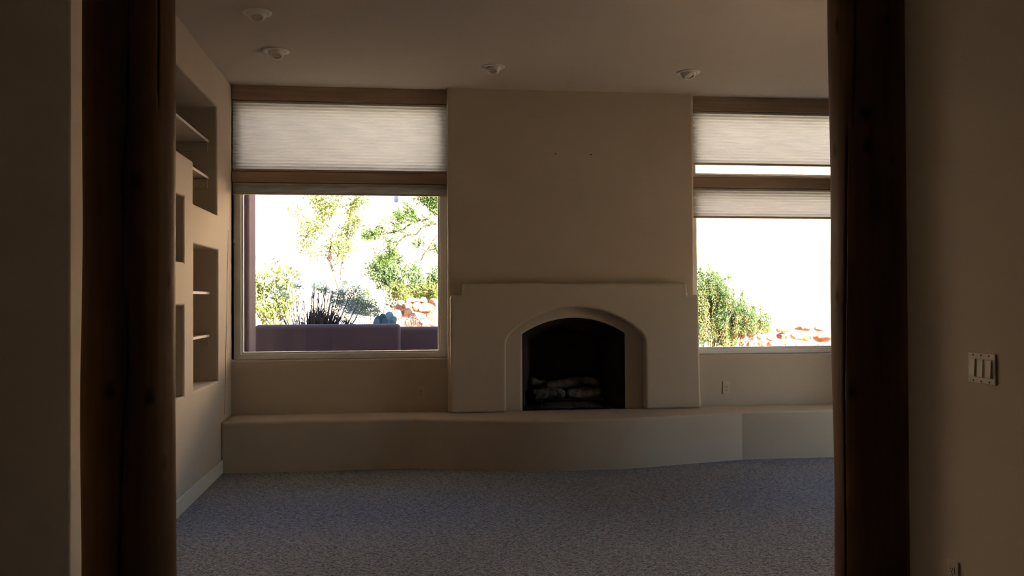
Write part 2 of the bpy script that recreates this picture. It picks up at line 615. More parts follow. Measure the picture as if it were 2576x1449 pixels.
fire_log((CX - .35, 8.24, .555), (CX - .06, 8.22, .535), .046, 1, 'grey gas log lying in front at the lower left of the firebox')
fire_log((CX - .03, 8.22, .540), (CX + .28, 8.24, .550), .046, 5, 'grey gas log lying in front at the lower right of the firebox')
fire_log((CX - .35, 8.365, .550), (CX + .29, 8.375, .550), .052, 9, 'long grey gas log at the back of the firebox')
fire_log((CX - .22, 8.295, .625), (CX + .12, 8.28, .640), .044, 13, 'grey gas log resting across the middle on top of the others')
fire_log((CX - .36, 8.31, .640), (CX - .22, 8.39, .645), .036, 17, 'short grey gas log stacked on the left end of the back log')
fire_log((CX + .10, 8.38, .650), (CX + .28, 8.29, .630), .036, 21, 'short grey gas log stacked on the right end of the back log')

# two nails left in the chimney breast
for px, py, side in ((1397, 388, 'left'), (1486, 390, 'right')):
    p = atY(px, py, 8.05)
    bm = bmesh.new()
    tube(bm, [(p.x, 8.055, p.z), (p.x, 8.035, p.z + .002)], .002, 8)
    tube(bm, [(p.x, 8.037, p.z + .002), (p.x, 8.034, p.z + .002)], .006, 10)
    tag(obj('picture_nail', bm, M_iron), 'small dark picture nail, the %s one of two above the mantel' % side, 'nail', 'nails above the fireplace')


# ------------------------------------------------------------------ windows
def pane(name, x0, x1, z0, z1, y, parent):
    return obj(name, B(x0, x1, y, y + .004, z0, z1), M_glass, parent)


def frame(name, x0, x1, z0, z1, y0, parent, w=.066, wb=None):
    wb = wb or w
    bm = cells([x0, x0 + w, x1 - w, x1], [y0, y0 + .09], [z0, z0 + wb, z1 - w, z1],
               lambda x, y, z: not (x0 + w < x < x1 - w and z0 + wb < z < z1 - w))
    f = obj(name, bm, M_vinyl, parent, bevel=.006)
    b = .016
    xa, xb, za, zb = x0 + w, x1 - w, z0 + wb, z1 - w
    bm = cells([xa, xa + b, xb - b, xb], [y0 + .03, y0 + .07], [za, za + b, zb - b, zb],
               lambda x, y, z: not (xa + b < x < xb - b and za + b < z < zb - b))
    obj('glazing_bead', bm, M_vinyl, f, bevel=.003)
    pane('pane', xa + b * .6, xb - b * .6, za + b * .6, zb - b * .6, y0 + .05, f)
    return f


YF = 8.20
for n, (a, b) in enumerate(WX, 1):
    w = empty('window_%d' % n, ((a + b) / 2, YF, SILL), ('tall window left of the fireplace with upper and lower panes', 'tall window right of the fireplace partly behind the log post')[n - 1], 'window', kind='structure')
    frame('lower_frame', a + .003, b - .003, SILL + .002, 2.475, YF, w, .066, .05)
    frame('upper_frame', a + .003, b - .003, 2.535 if n == 1 else 2.54, 3.20, YF, w, .06, .05)
    obj('mullion_core', B(a + .003, b - .003, YF, YF + .09, 2.475, 2.538), M_vinyl, w)

z0 = 0
TRIM = ((1, WX[0], 3.182, CEIL + .02, 'pale wooden header beam over the left window'),
        (2, WX[0], 2.458, 2.553, 'pale wooden rail between the panes of the left window'),
        (3, WX[1], 3.178, CEIL + .02, 'pale wooden header beam over the right window'),
        (4, WX[1], 2.456, 2.556, 'pale wooden rail between the panes of the right window'))
for n, (a, b), z0, z1, lab in TRIM:
    tag(obj('trim_%d' % n, B(a + .002, b - .002, 8.128, 8.215, z0, z1), M_beam, bevel=.006), lab, 'beam', kind='structure')


def shade(xa, xb, ztop, zbot, y, label, pitch=.028, brail=.02):
    t = empty('cellular_shade', ((xa + xb) / 2, y, ztop), label, 'window shade', 'cellular shades')
    obj('head_rail', B(xa, xb, y - .026, y + .026, ztop - .02, ztop), M_rail, t, bevel=.004)
    za, zb = zbot + brail, ztop - .02
    n = max(2, round((za - zb) / -pitch))
    bm = bmesh.new()
    random.seed(n)
    rows = []
    for sgn in (-1, 1):
        col = []
        for i in range(2 * n + 1):
            z = zb + (za - zb) * i / (2 * n)
            d = .024 if i % 2 else .014
            col.append([bm.verts.new((xa + (xb - xa) * k / 12, y + sgn * (d + (.001 * (random.random() - .5))), z)) for k in range(13)])
        rows.append(col)
    for col in rows:
        for p, q in zip(col, col[1:]):
            for k in range(12): bm.faces.new((p[k], p[k + 1], q[k + 1], q[k]))
    obj('pleated_fabric', bm, M_fabric, t)
    obj('bottom_rail', B(xa, xb, y - .022, y + .022, zbot, zbot + brail), M_rail, t, bevel=.004)
    return t


YS = 8.172
g = .006
shade(WX[0][0] + g, WX[0][1] - g, 3.178, 2.557, YS, 'cream cellular shade drawn fully down over the upper left window')
shade(WX[0][0] + g, WX[0][1] - g, 2.454, 2.352, YS, 'cream cellular shade gathered up in a tight stack over the lower left window', .0075, .016)
shade(WX[1][0] + g, WX[1][1] - g, 3.174, 2.672, YS, 'cream cellular shade over the upper right window with a bright gap below')
shade(WX[1][0] + g, WX[1][1] - g, 2.452, 2.172, YS, 'cream cellular shade lowered a short way over the lower right window')
# small cord cleat on the window corner
bm = bmesh.new()
p = atY(585, 607, 8.19)
box(bm, XL, XL + .012, 8.18, 8.2, p.z - .02, p.z + .02)
box(bm, XL + .008, XL + .022, 8.18, 8.2, p.z - .03, p.z - .012)
tag(obj('cord_cleat', bm, M_plastic, bevel=.003), 'tiny white cord cleat at the left corner of the left window', 'cleat')

# assumed glazed door outside the view, added for warm light from the right
w = empty('window_3', (XR, 6.45, 0), 'assumed unseen glazed door beyond the right post, added for warm light', 'window', kind='structure')
obj('frame', cells([XR + .08, XR + .16], [6.05, 6.11, 6.79, 6.85], [0, .06, 1.89, 1.95],
                   lambda x, y, z: y < 6.11 or y > 6.79 or z < .06 or z > 1.89), M_vinyl, w)
obj('pane', B(XR + .12, XR + .124, 6.11, 6.79, .06, 1.89), M_glass, w)


# ------------------------------------------------------------------ niche shelves
def shelf(y0, y1, z, label):
    t = empty('niche_shelf', (-1.63, (y0 + y1) / 2, z), label, 'shelf', 'shelves in the left wall')
    obj('board', B(-1.978, -1.524, y0, y1, z - .018, z - .001), M_wall, t)
    obj('front_edge', B(-1.5235, -1.512, y0, y1, z - .021, z), M_trimw, t, bevel=.003)
    obj('cleat', B(-1.97, -1.52, y1 - .018, y1, z - .095, z - .0205), M_wall, t, bevel=.003)


shelf(NY0 + .001, NY2 - .001, 2.712, 'white shelf board high in the top niche, the longest of them')
shelf(NY1 + .001, NY2 - .001, 2.418, 'white shelf board in the lower part of the top niche')
shelf(NY1 + .021, 7.547, 1.490, 'white shelf board in the upper half of the lower tall niche')
shelf(NY1 + .021, 7.547, 1.147, 'white shelf board in the lower half of the lower tall niche')


# ------------------------------------------------------------------ log posts
def log_post(name, cx, cy, r0, r1, lean, cracks, knots, label):
    nz, na = 110, 300
    th = np.linspace(0, 2 * math.pi, na, endpoint=False)
    zz = np.linspace(0.0, CEIL, nz)
    T, Z = np.meshgrid(th, zz)
    rad = r0 + (r1 - r0) * Z / CEIL

    def onlog(px, py):
        d = CM @ Vector(((px - W_PX / 2) / F_PX, 1, -(py - H_PX / 2) / F_PX))
        r = r0
        a = d.x ** 2 + d.y ** 2
        b = -2 * (d.x * cx + d.y * cy)
        c = cx * cx + cy * cy - r * r
        disc = max(0, b * b - 4 * a * c)
        t = (-b - math.sqrt(disc)) / (2 * a)
        q = d * t
        return math.atan2(q.y - cy, q.x - cx) % (2 * math.pi), q.z + CAM_H
    # slow swell of the peeled log
    for k, amp in ((1, .003), (2, .0025), (3, .0015)):
        rad = rad + amp * np.sin(k * T + Z * (1.1 + k) + k) * np.sin(Z * 1.7 + k)
    for cr in cracks:
        pp = [onlog(*q) for q in cr]
        pp.sort(key=lambda q: q[1])
        tz = np.interp(zz, [q[1] for q in pp], [q[0] for q in pp])
        lo, hi = pp[0][1], pp[-1][1]
        fade = np.clip((zz - lo) / .15 + .2, 0, 1) * np.clip((hi - zz) / .15 + .2, 0, 1)
        wob = .003 * np.sin(zz * 9) + .002 * np.sin(zz * 23)
        dth = (T - (tz + wob)[:, None] + math.pi) % (2 * math.pi) - math.pi
        rad = rad - (.014 * fade)[:, None] * np.exp(-(dth * r0 / .0032) ** 2)
    kn = np.zeros_like(T)
    for px, py, s in knots:
        t0, zk = onlog(px, py)
        dth = ((T - t0 + math.pi) % (2 * math.pi) - math.pi) * r0
        d2 = (dth ** 2 + ((Z - zk) * .8) ** 2) / s ** 2
        kn = np.maximum(kn, np.exp(-d2 * d2))
        rad = rad + .003 * np.exp(-d2 / 3)
    xs = cx + lean * (Z - 1.4) + rad * np.cos(T)
    ys = cy + rad * np.sin(T)
    vs = np.stack([xs, ys, Z], -1).reshape(-1, 3)
    fs = []
    for i in range(nz - 1):
        for k in range(na):
            k2 = (k + 1) % na
            fs.append((i * na + k, i * na + k2, (i + 1) * na + k2, (i + 1) * na + k))
    fs.append(tuple(range(na - 1, -1, -1)))
    fs.append(tuple((nz - 1) * na + k for k in range(na)))
    me = bpy.data.meshes.new(name)
    me.from_pydata([tuple(v) for v in vs], [], fs)
    at = me.attributes.new('knot', 'FLOAT', 'POINT')
    at.data.foreach_set('value', kn.reshape(-1).astype(np.float32))
    o = link(name, me, M_log, smooth=True, sharp=60)
    tag(o, label, 'post', 'log posts of the opening')
    return o


log_post('log_post', -1.080, 3.82, .1775, .174, 0.0,
         [[(323, -300), (323, 0), (318, 300), (313, 410), (308, 440), (312, 480), (308, 700), (321, 760), (320, 950), (308, 1100), (300, 1449), (300, 1700)],
          [(402, -300), (400, 100), (398, 260)]],
         [(340, 455, .022), (275, 985, .024), (375, 1000, .022), (412, 1165, .014), (441, 240, .014), (425, 705, .016)],
         'peeled round log post, varnished brown, at the left of the opening')
log_post('log_post', 2.118, 3.82, .179, .1815, -.004,
         [[(2158, -300), (2156, 0), (2153, 155), (2148, 267), (2150, 335)],
          [(2133, 292), (2131, 435), (2127, 590), (2125, 900), (2124, 1200), (2124, 1700)],
          [(2281, 745), (2284, 900), (2300, 1060), (2293, 1449), (2293, 1700)]],
         [(2178, 287, .024), (2185, 368, .022), (2101, 380, .02), (2109, 65, .016), (2232, 50, .016), (2244, 400, .012), (2303, 690, .02), (2310, 785, .02), (2105, 740, .018), (2145, 985, .02)],
         'peeled round log post, varnished brown, at the right of the opening')


# ------------------------------------------------------------------ switch plate and outlets
def plate_on(face, center, w, h, name, label, cat, gangs):
    """builds a wall plate in local u (width), v (up), n (out of the wall) coordinates"""
    c = Vector(center)
    u, n = {'back': (Vector((1, 0, 0)), Vector((0, -1, 0))), 'right': (Vector((0, -1, 0)), Vector((-1, 0, 0)))}[face]
    v = Vector((0, 0, 1))
    t = empty(name, c, label, cat, 'wall plates' if cat == 'outlet' else None)
    mtx = Matrix((u, v, n)).transposed().to_4x4()
    mtx.translation = c

    def part(nm, boxes, mt, parent, bev=.0015):
        bm = bmesh.new()
        for b in boxes: box(bm, *b)
        bmesh.ops.transform(bm, matrix=mtx, verts=bm.verts)
        return obj(nm, bm, mt, parent, bevel=bev, seg=2)
    pl = part('plate', [(-w / 2, w / 2, -h / 2, h / 2, 0, .007)], M_plastic, t, .003)
    for gx in gangs:
        if cat == 'light switch':
            f = part('rocker_frame', [(gx - .0185, gx + .0185, -.036, .036, .007, .0085)], M_plastic, t)
            bm = bmesh.new()
            vv = box(bm, gx - .0155, gx + .0155, -.032, .032, .0085, .011)
            for k in (4, 5): vv[k].co.z += .0035      # one end of the paddle stands proud
            bmesh.ops.transform(bm, matrix=mtx, verts=bm.verts)
            obj('rocker', bm, M_plastic, f, bevel=.001, seg=2)
            for s in (-1, 1): part('screw', [(gx - .003, gx + .003, s * .048 - .003, s * .048 + .003, .007, .0082)], M_slot, pl, .0008)
        else:
            for s in (-1, 1):
                r = part('receptacle', [(-.0165, .0165, s * .0195 - .0135, s * .0195 + .0135, .007, .010)], M_plastic, t, .004)
                part('slots', [(-.0075, -.0050, s * .0195 - .002, s * .0195 + .007, .0095, .0104), (.0050, .0075, s * .0195 - .002, s * .0195 + .007, .0095, .0104),
                               (-.003, .003, s * .0195 - .0105, s * .0195 - .0045, .0095, .0104)], M_slot, r, 0)
            part('screw', [(-.0025, .0025, -.0025, .0025, .007, .0085)], M_slot, pl, .0008)
    return t


plate_on('right', (HALL_R, 3.106, 1.156), .158, .114, 'switch_plate', 'white plate of three rocker switches on the right hall wall', 'light switch', (-.046, 0, .046))
plate_on('right', (HALL_R, 3.295, .338), .072, .116, 'wall_outlet', 'white outlet low on the right hall wall at the frame bottom', 'outlet', (0,))
plate_on('back', (.2, YW, .587), .071, .116, 'wall_outlet', 'white outlet under the left window just above the bench', 'outlet', (0,))
plate_on('back', (3.036, YW, .587), .071, .116, 'wall_outlet', 'white outlet under the right window just above the bench', 'outlet', (0,))


# ------------------------------------------------------------------ recessed eyeball lights
def eyeball(x, y, aim, label):
    t = empty('recessed_light', (x, y, CEIL), label, 'ceiling light', 'recessed eyeball lights')
    base = Matrix.Translation((x, y, CEIL))
    bm = bmesh.new()
    lathe(bm, [(.098, .004), (.098, -.004), (.092, -.010), (.074, -.010), (.066, -.004), (.066, .004)], 40, base)
    obj('trim_ring', bm, M_metalw, t, smooth=True, sharp=50)
    rot = Matrix.Rotation(aim, 4, 'Z') @ Matrix.Rotation(R(24), 4, 'X')
    bm = bmesh.new()
    r = .064
    prof = [(r * math.cos(a), -r * math.sin(a)) for a in [R(-8 + i * 6) for i in range(10)]]
    prof += [(prof[-1][0] - .006, prof[-1][1] - .001), (prof[-1][0] - .008, prof[-1][1] + .012)]
    lathe(bm, prof, 40, base @ rot)
    e = obj('eyeball', bm, M_metalw, t, smooth=True, sharp=40)
    bm = bmesh.new()
    rr, zz = prof[-1]
    lathe(bm, [(rr, zz), (rr * .6, zz - .003), (0, zz - .004)], 32, base @ rot)
    obj('bulb', bm, M_plastic, e, smooth=True)


eyeball(-.914, 6.06, R(190), 'white eyeball light nearest the left wall and closest to the viewer')
eyeball(-.909, 6.985, R(170), 'white eyeball light in front of the left window')
eyeball(.769, 7.275, R(160), 'white eyeball light in front of the chimney breast, left of centre')
eyeball(2.41, 7.275, R(200), 'white eyeball light beside the right window')

# ------------------------------------------------------------------ outdoors: ground, porch, courtyard wall
bm = bmesh.new()
xs = [-30 + 1.2 * i for i in range(60)]
ys = [8.5, 9.5, 10.5, 11.5, 12.2] + [13 + .9 * i for i in range(40)] + [50 + 5 * i for i in range(8)]


def ground_z(x, y):
    z = -.12
    if y > 11.6:
        d = y - 11.6
        z += .255 * min(d, 7.0) * min(1, d / 1.5) + .52 * min(max(0, d - 7.0), 45.0)
    z += .10 * noise.noise(Vector((x * .35, y * .35, 0))) * min(1, max(0, (y - 11.5) / 2))
    return z


gv = [[bm.verts.new((x, y, ground_z(x, y))) for x in xs] for y in ys]
for j in range(len(ys) - 1):
    for i in range(len(xs) - 1): bm.faces.new((gv[j][i], gv[j][i + 1], gv[j + 1][i + 1], gv[j + 1][i]))
tag(obj('ground', bm, M_sand, smooth=True), 'sunlit sandy desert slope rising outside the windows', 'ground', kind='structure')
tag(obj('patio', B(-6, 9, 8.5, 11.5, -.3, -.10), M_gravel), 'dark gravel patio between the house and the garden wall', 'patio', kind='structure')
tag(obj('ground_side', B(6.01, 40, -6, 8.5, -.3, -.12), M_sand), 'sunlit sandy ground beside the house', 'ground', kind='structure')
tag(obj('roof', B(-6.5, 6.05, -5.4, 8.70, 3.52, 3.75), M_extst), 'flat stucco roof over the house', 'roof', kind='structure')
tag(obj('porch_column', B(-1.95, -1.504, 9.45, 9.9, -.12, 3.60), M_extst, bevel=.03), 'reddish stucco porch column outside the left edge of the left window', 'column', kind='structure')
tag(obj('courtyard_wall', B(-1.70, .03, 11.0, 11.25, -.12, 1.125), M_extst, bevel=.05, seg=5), 'long low reddish stucco garden wall outside the left window', 'garden wall', kind='structure')
tag(obj('courtyard_wall', B(-.12, 2.4, 11.252, 11.5, -.12, 1.081), M_extst, bevel=.05, seg=5), 'lower right section of the reddish garden wall, past the joint', 'garden wall', kind='structure')

# hanging ornament under the porch roof
t = empty('hanging_ornament', (-.011, 8.62, 3.5), 'small pale blue glass ornament hanging at the top of the left window', 'ornament')
p = atY(997, 500, 8.62)
bm = bmesh.new()
lathe(bm, [(0, .045), (.012, .035), (.026, .010), (.028, -.010), (.018, -.030), (0, -.040)], 20, Matrix.Translation(p))
obj('glass_drop', bm, M_orn, t, smooth=True)
bm = bmesh.new()
tube(bm, [(p.x, 8.62, p.z + .04), (p.x, 8.62, 3.53)], .0015, 6)
obj('cord', bm, M_twig, t)


# ------------------------------------------------------------------ plants
class Leaves:
    def __init__(self, seed):
        self.v, self.f, self.r = [], [], random.Random(seed)

    def leaf(self, p, l, w, d=None, spread=1.0):
        r = self.r
        q = Vector((r.gauss(0, 1), r.gauss(0, 1), r.gauss(0, 1))).normalized()
        d = (Vector(d) + q * spread).normalized() if d is not None else q
        u = d.cross(Vector((r.gauss(0, 1), r.gauss(0, 1), r.gauss(0, 1)))).normalized() * w * .5
        k = len(self.v)
        l *= r.uniform(.6, 1.25)
        b = u.cross(d) * .15 * l / max(w * .5, 1e-4) * .3
        for c in (p, p + d * l * .45 + u, p + d * l + b * .2, p + d * l * .45 - u): self.v.append(tuple(c))
        self.f.append((k, k + 1, k + 2, k + 3))

    def blob(self, c, rx, ry, rz, n, l, w, d=None, spread=1.0, shell=.5):
        r = self.r
        for _ in range(n):
            q = Vector((r.gauss(0, 1), r.gauss(0, 1), r.gauss(0, 1))).normalized() * (r.random() ** shell)
            self.leaf(Vector(c) + Vector((q.x * rx, q.y * ry, q.z * rz)), l, w, d, spread)

    def along(self, pts, n, off, l, w, spread=1.2):
        r = self.r
        pts = [Vector(p) for p in pts]
        for _ in range(n):
            i = r.randrange(len(pts) - 1)
            p = pts[i].lerp(pts[i + 1], r.random())
            d = (pts[i + 1] - pts[i]).normalized()
            self.leaf(p + Vector((r.gauss(0, off), r.gauss(0, off), r.gauss(0, off))), l, w, d, spread)

    def build(self, name, m, parent):
        me = bpy.data.meshes.new(name)
        me.from_pydata(self.v, [], self.f)
        return link(name, me, m, parent)


def branches(name, lines, m, parent, r0, r1, n=6):
    bm = bmesh.new()
    for ln in lines:
        k = len(ln)
        tube(bm, ln, [r0 + (r1 - r0) * i / (k - 1) for i in range(k)], n)
    return obj(name, bm, m, parent, smooth=True)


rnd = random.Random(11)


def P(px, py, Y, j=0.0): return atY(px, py, Y + rnd.uniform(-j, j))


def gz(p): return Vector((p.x, p.y, ground_z(p.x, p.y)))


# sunlit thin tree in the middle of the left window
t = empty('desert_tree', gz(P(860, 800, 18)), 'thin sunlit tree with yellow-green sprays seen through the left window', 'tree')
Lf = Leaves(1)
for px, py, n, s in ((800, 505, 90, .20), (815, 530, 170, .24), (835, 515, 90, .2), (905, 505, 90, .2), (880, 525, 110, .22), (895, 555, 110, .2), (870, 580, 120, .22),
                     (800, 570, 130, .25), (775, 590, 110, .22), (765, 560, 60, .2), (850, 610, 90, .2), (875, 625, 90, .2), (820, 625, 60, .2), (850, 645, 60, .18), (740, 530, 40, .2),
                     (765, 620, 40, .18), (790, 640, 25, .15), (840, 480, 120, .3), (790, 470, 120, .3), (900, 470, 120, .3)):
    c = P(px, py, 18, .4)
    Lf.blob(c, s, s, s, int(n * 1.8), .085, .034, (0, 0, -.4))
Lf.build('foliage', M_leaf_yel, t)
b0 = gz(P(860, 800, 18))
branches('trunk', [[b0, P(845, 700, 18), P(828, 655, 18), P(795, 610, 18), P(757, 570, 18)], [b0, P(860, 680, 18.1), P(870, 610, 18.1), P(880, 540, 18.1), P(900, 480, 18)],
                   [P(828, 655, 18), P(835, 590, 18), P(822, 530, 18), P(810, 490, 18)]], M_bark, t, .045, .008)

# mesquite whose boughs reach in from the right edge of the left window
t = empty('mesquite_tree', gz(P(1185, 800, 13.5)), 'feathery dark green tree reaching in at the right of the left window', 'tree')


def Z4(pts, Y=13.5): return [P(900 + x / 6.9, 470 + y / 6.9, Y, .05) for x, y in pts]


tr0 = gz(P(1185, 800, 13.5))
tr = [tr0, P(1180, 700, 13.5), P(1165, 600, 13.5), P(1150, 500, 13.5), P(1140, 400, 13.5)]
lines = [Z4([(1790, 700), (1300, 640), (1100, 710), (1015, 830), (870, 825), (780, 890), (700, 960), (640, 1080), (600, 1170), (550, 1235), (420, 1240), (300, 1150), (270, 1060)]),
         Z4([(900, 655), (780, 740), (620, 785), (390, 830), (220, 825), (70, 910)]),
         Z4([(740, 770), (870, 825)]),
         Z4([(1830, 600), (1430, 510), (1280, 420), (1220, 330), (1120, 290)]),
         Z4([(1830, 500), (1440, 420), (1380, 300), (1300, 200), (1250, 120)]),
         Z4([(1030, 600), (960, 480), (900, 350), (820, 300)]),
         Z4([(1300, 640), (1200, 560), (1030, 600), (870, 580), (700, 520), (640, 430)]),
         Z4([(1790, 700), (1430, 790), (1330, 900), (1260, 1010), (1140, 1190), (1090, 1290)]),
         Z4([(1790, 900), (1440, 990), (1330, 1080), (1180, 1110)]),
         Z4([(1330, 980), (1370, 1120), (1440, 1270)]),
         Z4([(620, 785), (640, 650), (540, 590)]), Z4([(390, 830), (440, 700), (370, 670)]),
         Z4([(700, 960), (560, 940), (480, 960)]), Z4([(560, 940), (540, 1050), (580, 1150)]), Z4([(1050, 850), (1045, 1050), (960, 960)]), Z4([(1045, 1050), (1100, 910)])]
branches('branches', lines, M_twig, t, .018, .007)
branches('trunk', [tr], M_bark, t, .09, .04)
Lf = Leaves(2)
for ln, n in zip(lines, (150, 190, 0, 150, 260, 150, 230, 70, 50, 40, 80, 70, 70, 90, 60, 40)):
    if n: Lf.along(ln, int(n * 1.8), .05, .085, .013)
for px, py, n, s in ((1085, 500, 330, .15), (1100, 515, 220, .15), (1060, 495, 160, .12), (925, 590, 170, .09), (945, 585, 90, .09), (1005, 545, 150, .11), (1030, 535, 110, .1), (985, 640, 130, .09), (965, 650, 110, .1)):
    Lf.blob(P(px, py, 13.5), s, s, s, int(n * 1.6), .08, .014)
Lf.build('foliage', M_leaf_dark, t)


def bush(name, label, Y, spots, m, l, w, d=None, spread=1.0, stem=None, mstem=M_bark, seed=1, cat='shrub', depth=.5):
    """spots: pixel x, pixel y, radius in metres, number of leaves"""
    cx = sum(s[0] for s in spots) / len(spots)
    base = gz(P(cx, 800, Y))
    t = empty(name, base, label, cat)
    Lf = Leaves(seed)
    for px, py, s, n in spots:
        Lf.blob(P(px, py, Y, depth * .5), s, s, s, n, l, w, d, spread)
    Lf.build('foliage', m, t)
    lines = []
    for px, py, s, n in spots[::2]:
        e = P(px, py, Y)
        lines.append([base + Vector((rnd.uniform(-.08, .08), 0, -.03)), base.lerp(e, .5) + Vector((rnd.uniform(-.08, .08), 0, .08)), e])
    branches('stems', lines, mstem, t, .02, .006, 5)
    return t


def fill(x0, x1, y0, y1, n, s, k, seed, top=None):
    r = random.Random(seed)
    out = []
    while len(out) < n:
        px, py = r.uniform(x0, x1), r.uniform(y0, y1)
        if top and py < top(px): continue
        out.append((px, py, s * r.uniform(.7, 1.2), int(k * r.uniform(.6, 1.3))))
    return out


bush('green_shrub', 'dense green shrub behind the rock wall at the right of the left window', 16.5,
     fill(915, 1125, 640, 775, 46, .20, 210, 3, lambda x: 655 + max(0, (950 - x)) * .5 + (x > 1040) * 30 + (20 if 1010 < x < 1030 else 0)), M_leaf_mid, .085, .024, (0, 0, .5), 1.0, seed=3)
bush('low_green_shrub', 'bright low green plants spilling over the top of the rock wall', 15.9,
     fill(985, 1120, 725, 752, 16, .13, 120, 5), M_leaf_yel, .08, .026, (0, 0, .6), 1.0, seed=5)
bush('oleander_shrub', 'loose sunlit shrub beside the porch column in the left window', 15.0,
     fill(632, 735, 675, 800, 30, .20, 62, 7, lambda x: 665 + abs(x - 680) * .45), M_leaf_yel, .105, .034, (0, 0, -.3), .9, seed=7)
# sage bush with dark bare stems just behind the courtyard wall
Y = 11.75
base = gz(P(785, 830, Y))
t = empty('sage_shrub', base, 'grey-teal sage bush with dark bare stems behind the courtyard wall', 'shrub')
Lf = Leaves(9)
for px, py, s, n in ((870, 712, .09, 520), (895, 726, .10, 600), (860, 742, .11, 620), (900, 756, .11, 620), (932, 770, .09, 420), (880, 775, .11, 520), (845, 765, .10, 380), (750, 722, .05, 160),
                     (800, 722, .06, 220), (815, 732, .06, 200), (715, 690, .03, 70), (728, 700, .03, 80), (738, 712, .03, 60), (715, 745, .05, 130), (705, 725, .04, 90), (830, 792, .08, 160), (910, 788, .08, 240), (945, 785, .06, 160), (690, 735, .04, 70)):
    Lf.blob(P(px, py, Y, .2), s * 1.35, s * 1.3, s * 1.2, n, .055, .008, (.3, 0, .3), 1.0)
Lf.build('foliage', M_leaf_sage, t)
lines = []
for i in range(100):
    a = rnd.gauss(0, 1)
    ex = 795 + a * 70 + rnd.uniform(-14, 50)
    ey = 698 + abs(ex - 812) * .46 + abs(rnd.gauss(0, 22))
    ey = min(ey, 806)
    e = P(ex, ey, Y, .25)
    b = base + Vector((rnd.gauss(0, .075), rnd.gauss(0, .06), 0))
    dx = e.x - b.x
    mid = b.lerp(e, .42) + Vector((-dx * .20 + rnd.gauss(0, .02), rnd.gauss(0, .04), abs(dx) * .20))
    m2 = b.lerp(e, .75) + Vector((rnd.gauss(0, .02), 0, abs(dx) * .15 + rnd.gauss(0, .015)))
    lines.append([b, mid, m2, e])
    for q in range(2):
        f = m2 + Vector((rnd.gauss(0, .05), rnd.gauss(0, .05), rnd.uniform(.01, .10)))
        lines.append([mid.lerp(m2, rnd.uniform(.2, .9)), m2.lerp(f, .5) + Vector((rnd.gauss(0, .015), 0, 0)), f])
branches('stems', lines, M_twig, t, .0066, .0026, 5)
# pale feathery bush to its right
bush('pale_shrub', 'pale sunlit feathery bush right of the sage bush', 12.9, fill(930, 985, 740, 810, 14, .12, 70, 13, lambda x: 720 + (x - 925) * .55),
     leafmat('leaf_pale', (.38, .38, .30), (.5, .5, .4)), .07, .010, (.2, 0, .4), 1.0, seed=13)
# low dark cactus clump
base = gz(P(968, 812, 11.6))
t = empty('cactus_clump', base, 'low dark blue-green cactus clump behind the courtyard wall', 'cactus')
for px, py, s in ((953, 806, .055), (965, 801, .06), (980, 797, .062), (990, 806, .05), (972, 812, .06), (946, 812, .04), (985, 815, .06)):
    c = P(px, py, 11.6, .1)
    bm = bmesh.new()
    bmesh.ops.create_uvsphere(bm, u_segments=16, v_segments=10, radius=1)
    mt = Matrix.Translation(c) @ Euler((rnd.uniform(-.4, .4), rnd.uniform(-.5, .5), rnd.uniform(-.6, .6))).to_matrix().to_4x4() @ Matrix.Diagonal((s, s * .3, s * 1.15, 1))
    bmesh.ops.transform(bm, matrix=mt, verts=bm.verts)
    obj('pad', bm, M_pad, t, smooth=True)
branches('stem', [[base + Vector((0, 0, -.02)), base.lerp(c, .5), P(970, 815, 11.6)]], M_pad, t, .05, .04, 8)
# twiggy little bush in front of the rocks
base = gz(P(1050, 812, 13.6))
t = empty('twig_bush', base, 'small twiggy bush in front of the rock wall', 'shrub')
lines = []
for i in range(34):
    e = P(1050 + rnd.gauss(0, 20), 795 + rnd.uniform(-8, 16), 13.6, .15)
    b = base + Vector((rnd.gauss(0, .03), 0, 0))
    lines.append([b, b.lerp(e, .6) + Vector((0, 0, .03)), e])
branches('stems', lines, M_twig, t, .006, .002, 4)
Lf = Leaves(15)
Lf.blob(P(1050, 803, 13.6), .16, .1, .06, 160, .03, .010)
Lf.build('foliage', M_leaf_sage, t)

# right window: shrub with hanging strands
Y = 12.6
base = gz(P(1790, 840, Y))
t = empty('cascading_shrub', base, 'tall green shrub with hanging strands in the right window', 'shrub')
Lf, Lb = Leaves(21), Leaves(22)
r = random.Random(5)
lines = []
for i in range(150):
    px = r.uniform(1715, 1935)
    top = 668 + max(0, px - 1800) * .85 + r.uniform(0, 70) + max(0, 1760 - px) * .1
    bot = min(868, top + r.uniform(50, 170))
    if px > 1850: bot = min(bot, 835)
    Yi = Y + r.uniform(-.35, .35)
    a, b = atY(px, top, Yi), atY(px + r.uniform(-6, 6), bot, Yi)
    n = int((bot - top) * 2.3)
    Lf.along([a, a.lerp(b, .5) + Vector((r.gauss(0, .02), r.gauss(0, .03), 0)), b], n, .022, .042, .015, 1.3)
    if r.random() < .25: Lb.along([a.lerp(b, .5), b], int(n * .4), .02, .04, .014, 1.3)
    if i % 5 == 0: lines.append([base + Vector((r.gauss(0, .1), 0, -.02)), base.lerp(a, .6) + Vector((0, .1, .1)), a + Vector((0, .02, 0))])
for px, py, s, n in ((1765, 690, .07, 80), (1800, 695, .08, 90), (1830, 700, .08, 80), (1775, 720, .1, 150), (1815, 730, .1, 160), (1755, 740, .09, 120), (1780, 672, .04, 30)):
    Lf.blob(P(px, py, Y, .2), s, s, s, n, .05, .017)
Lf.build('foliage', M_leaf_mid, t)
Lb.build('dry_leaves', M_leaf_dry, t)
branches('stems', lines, M_bark, t, .014, .004, 5)
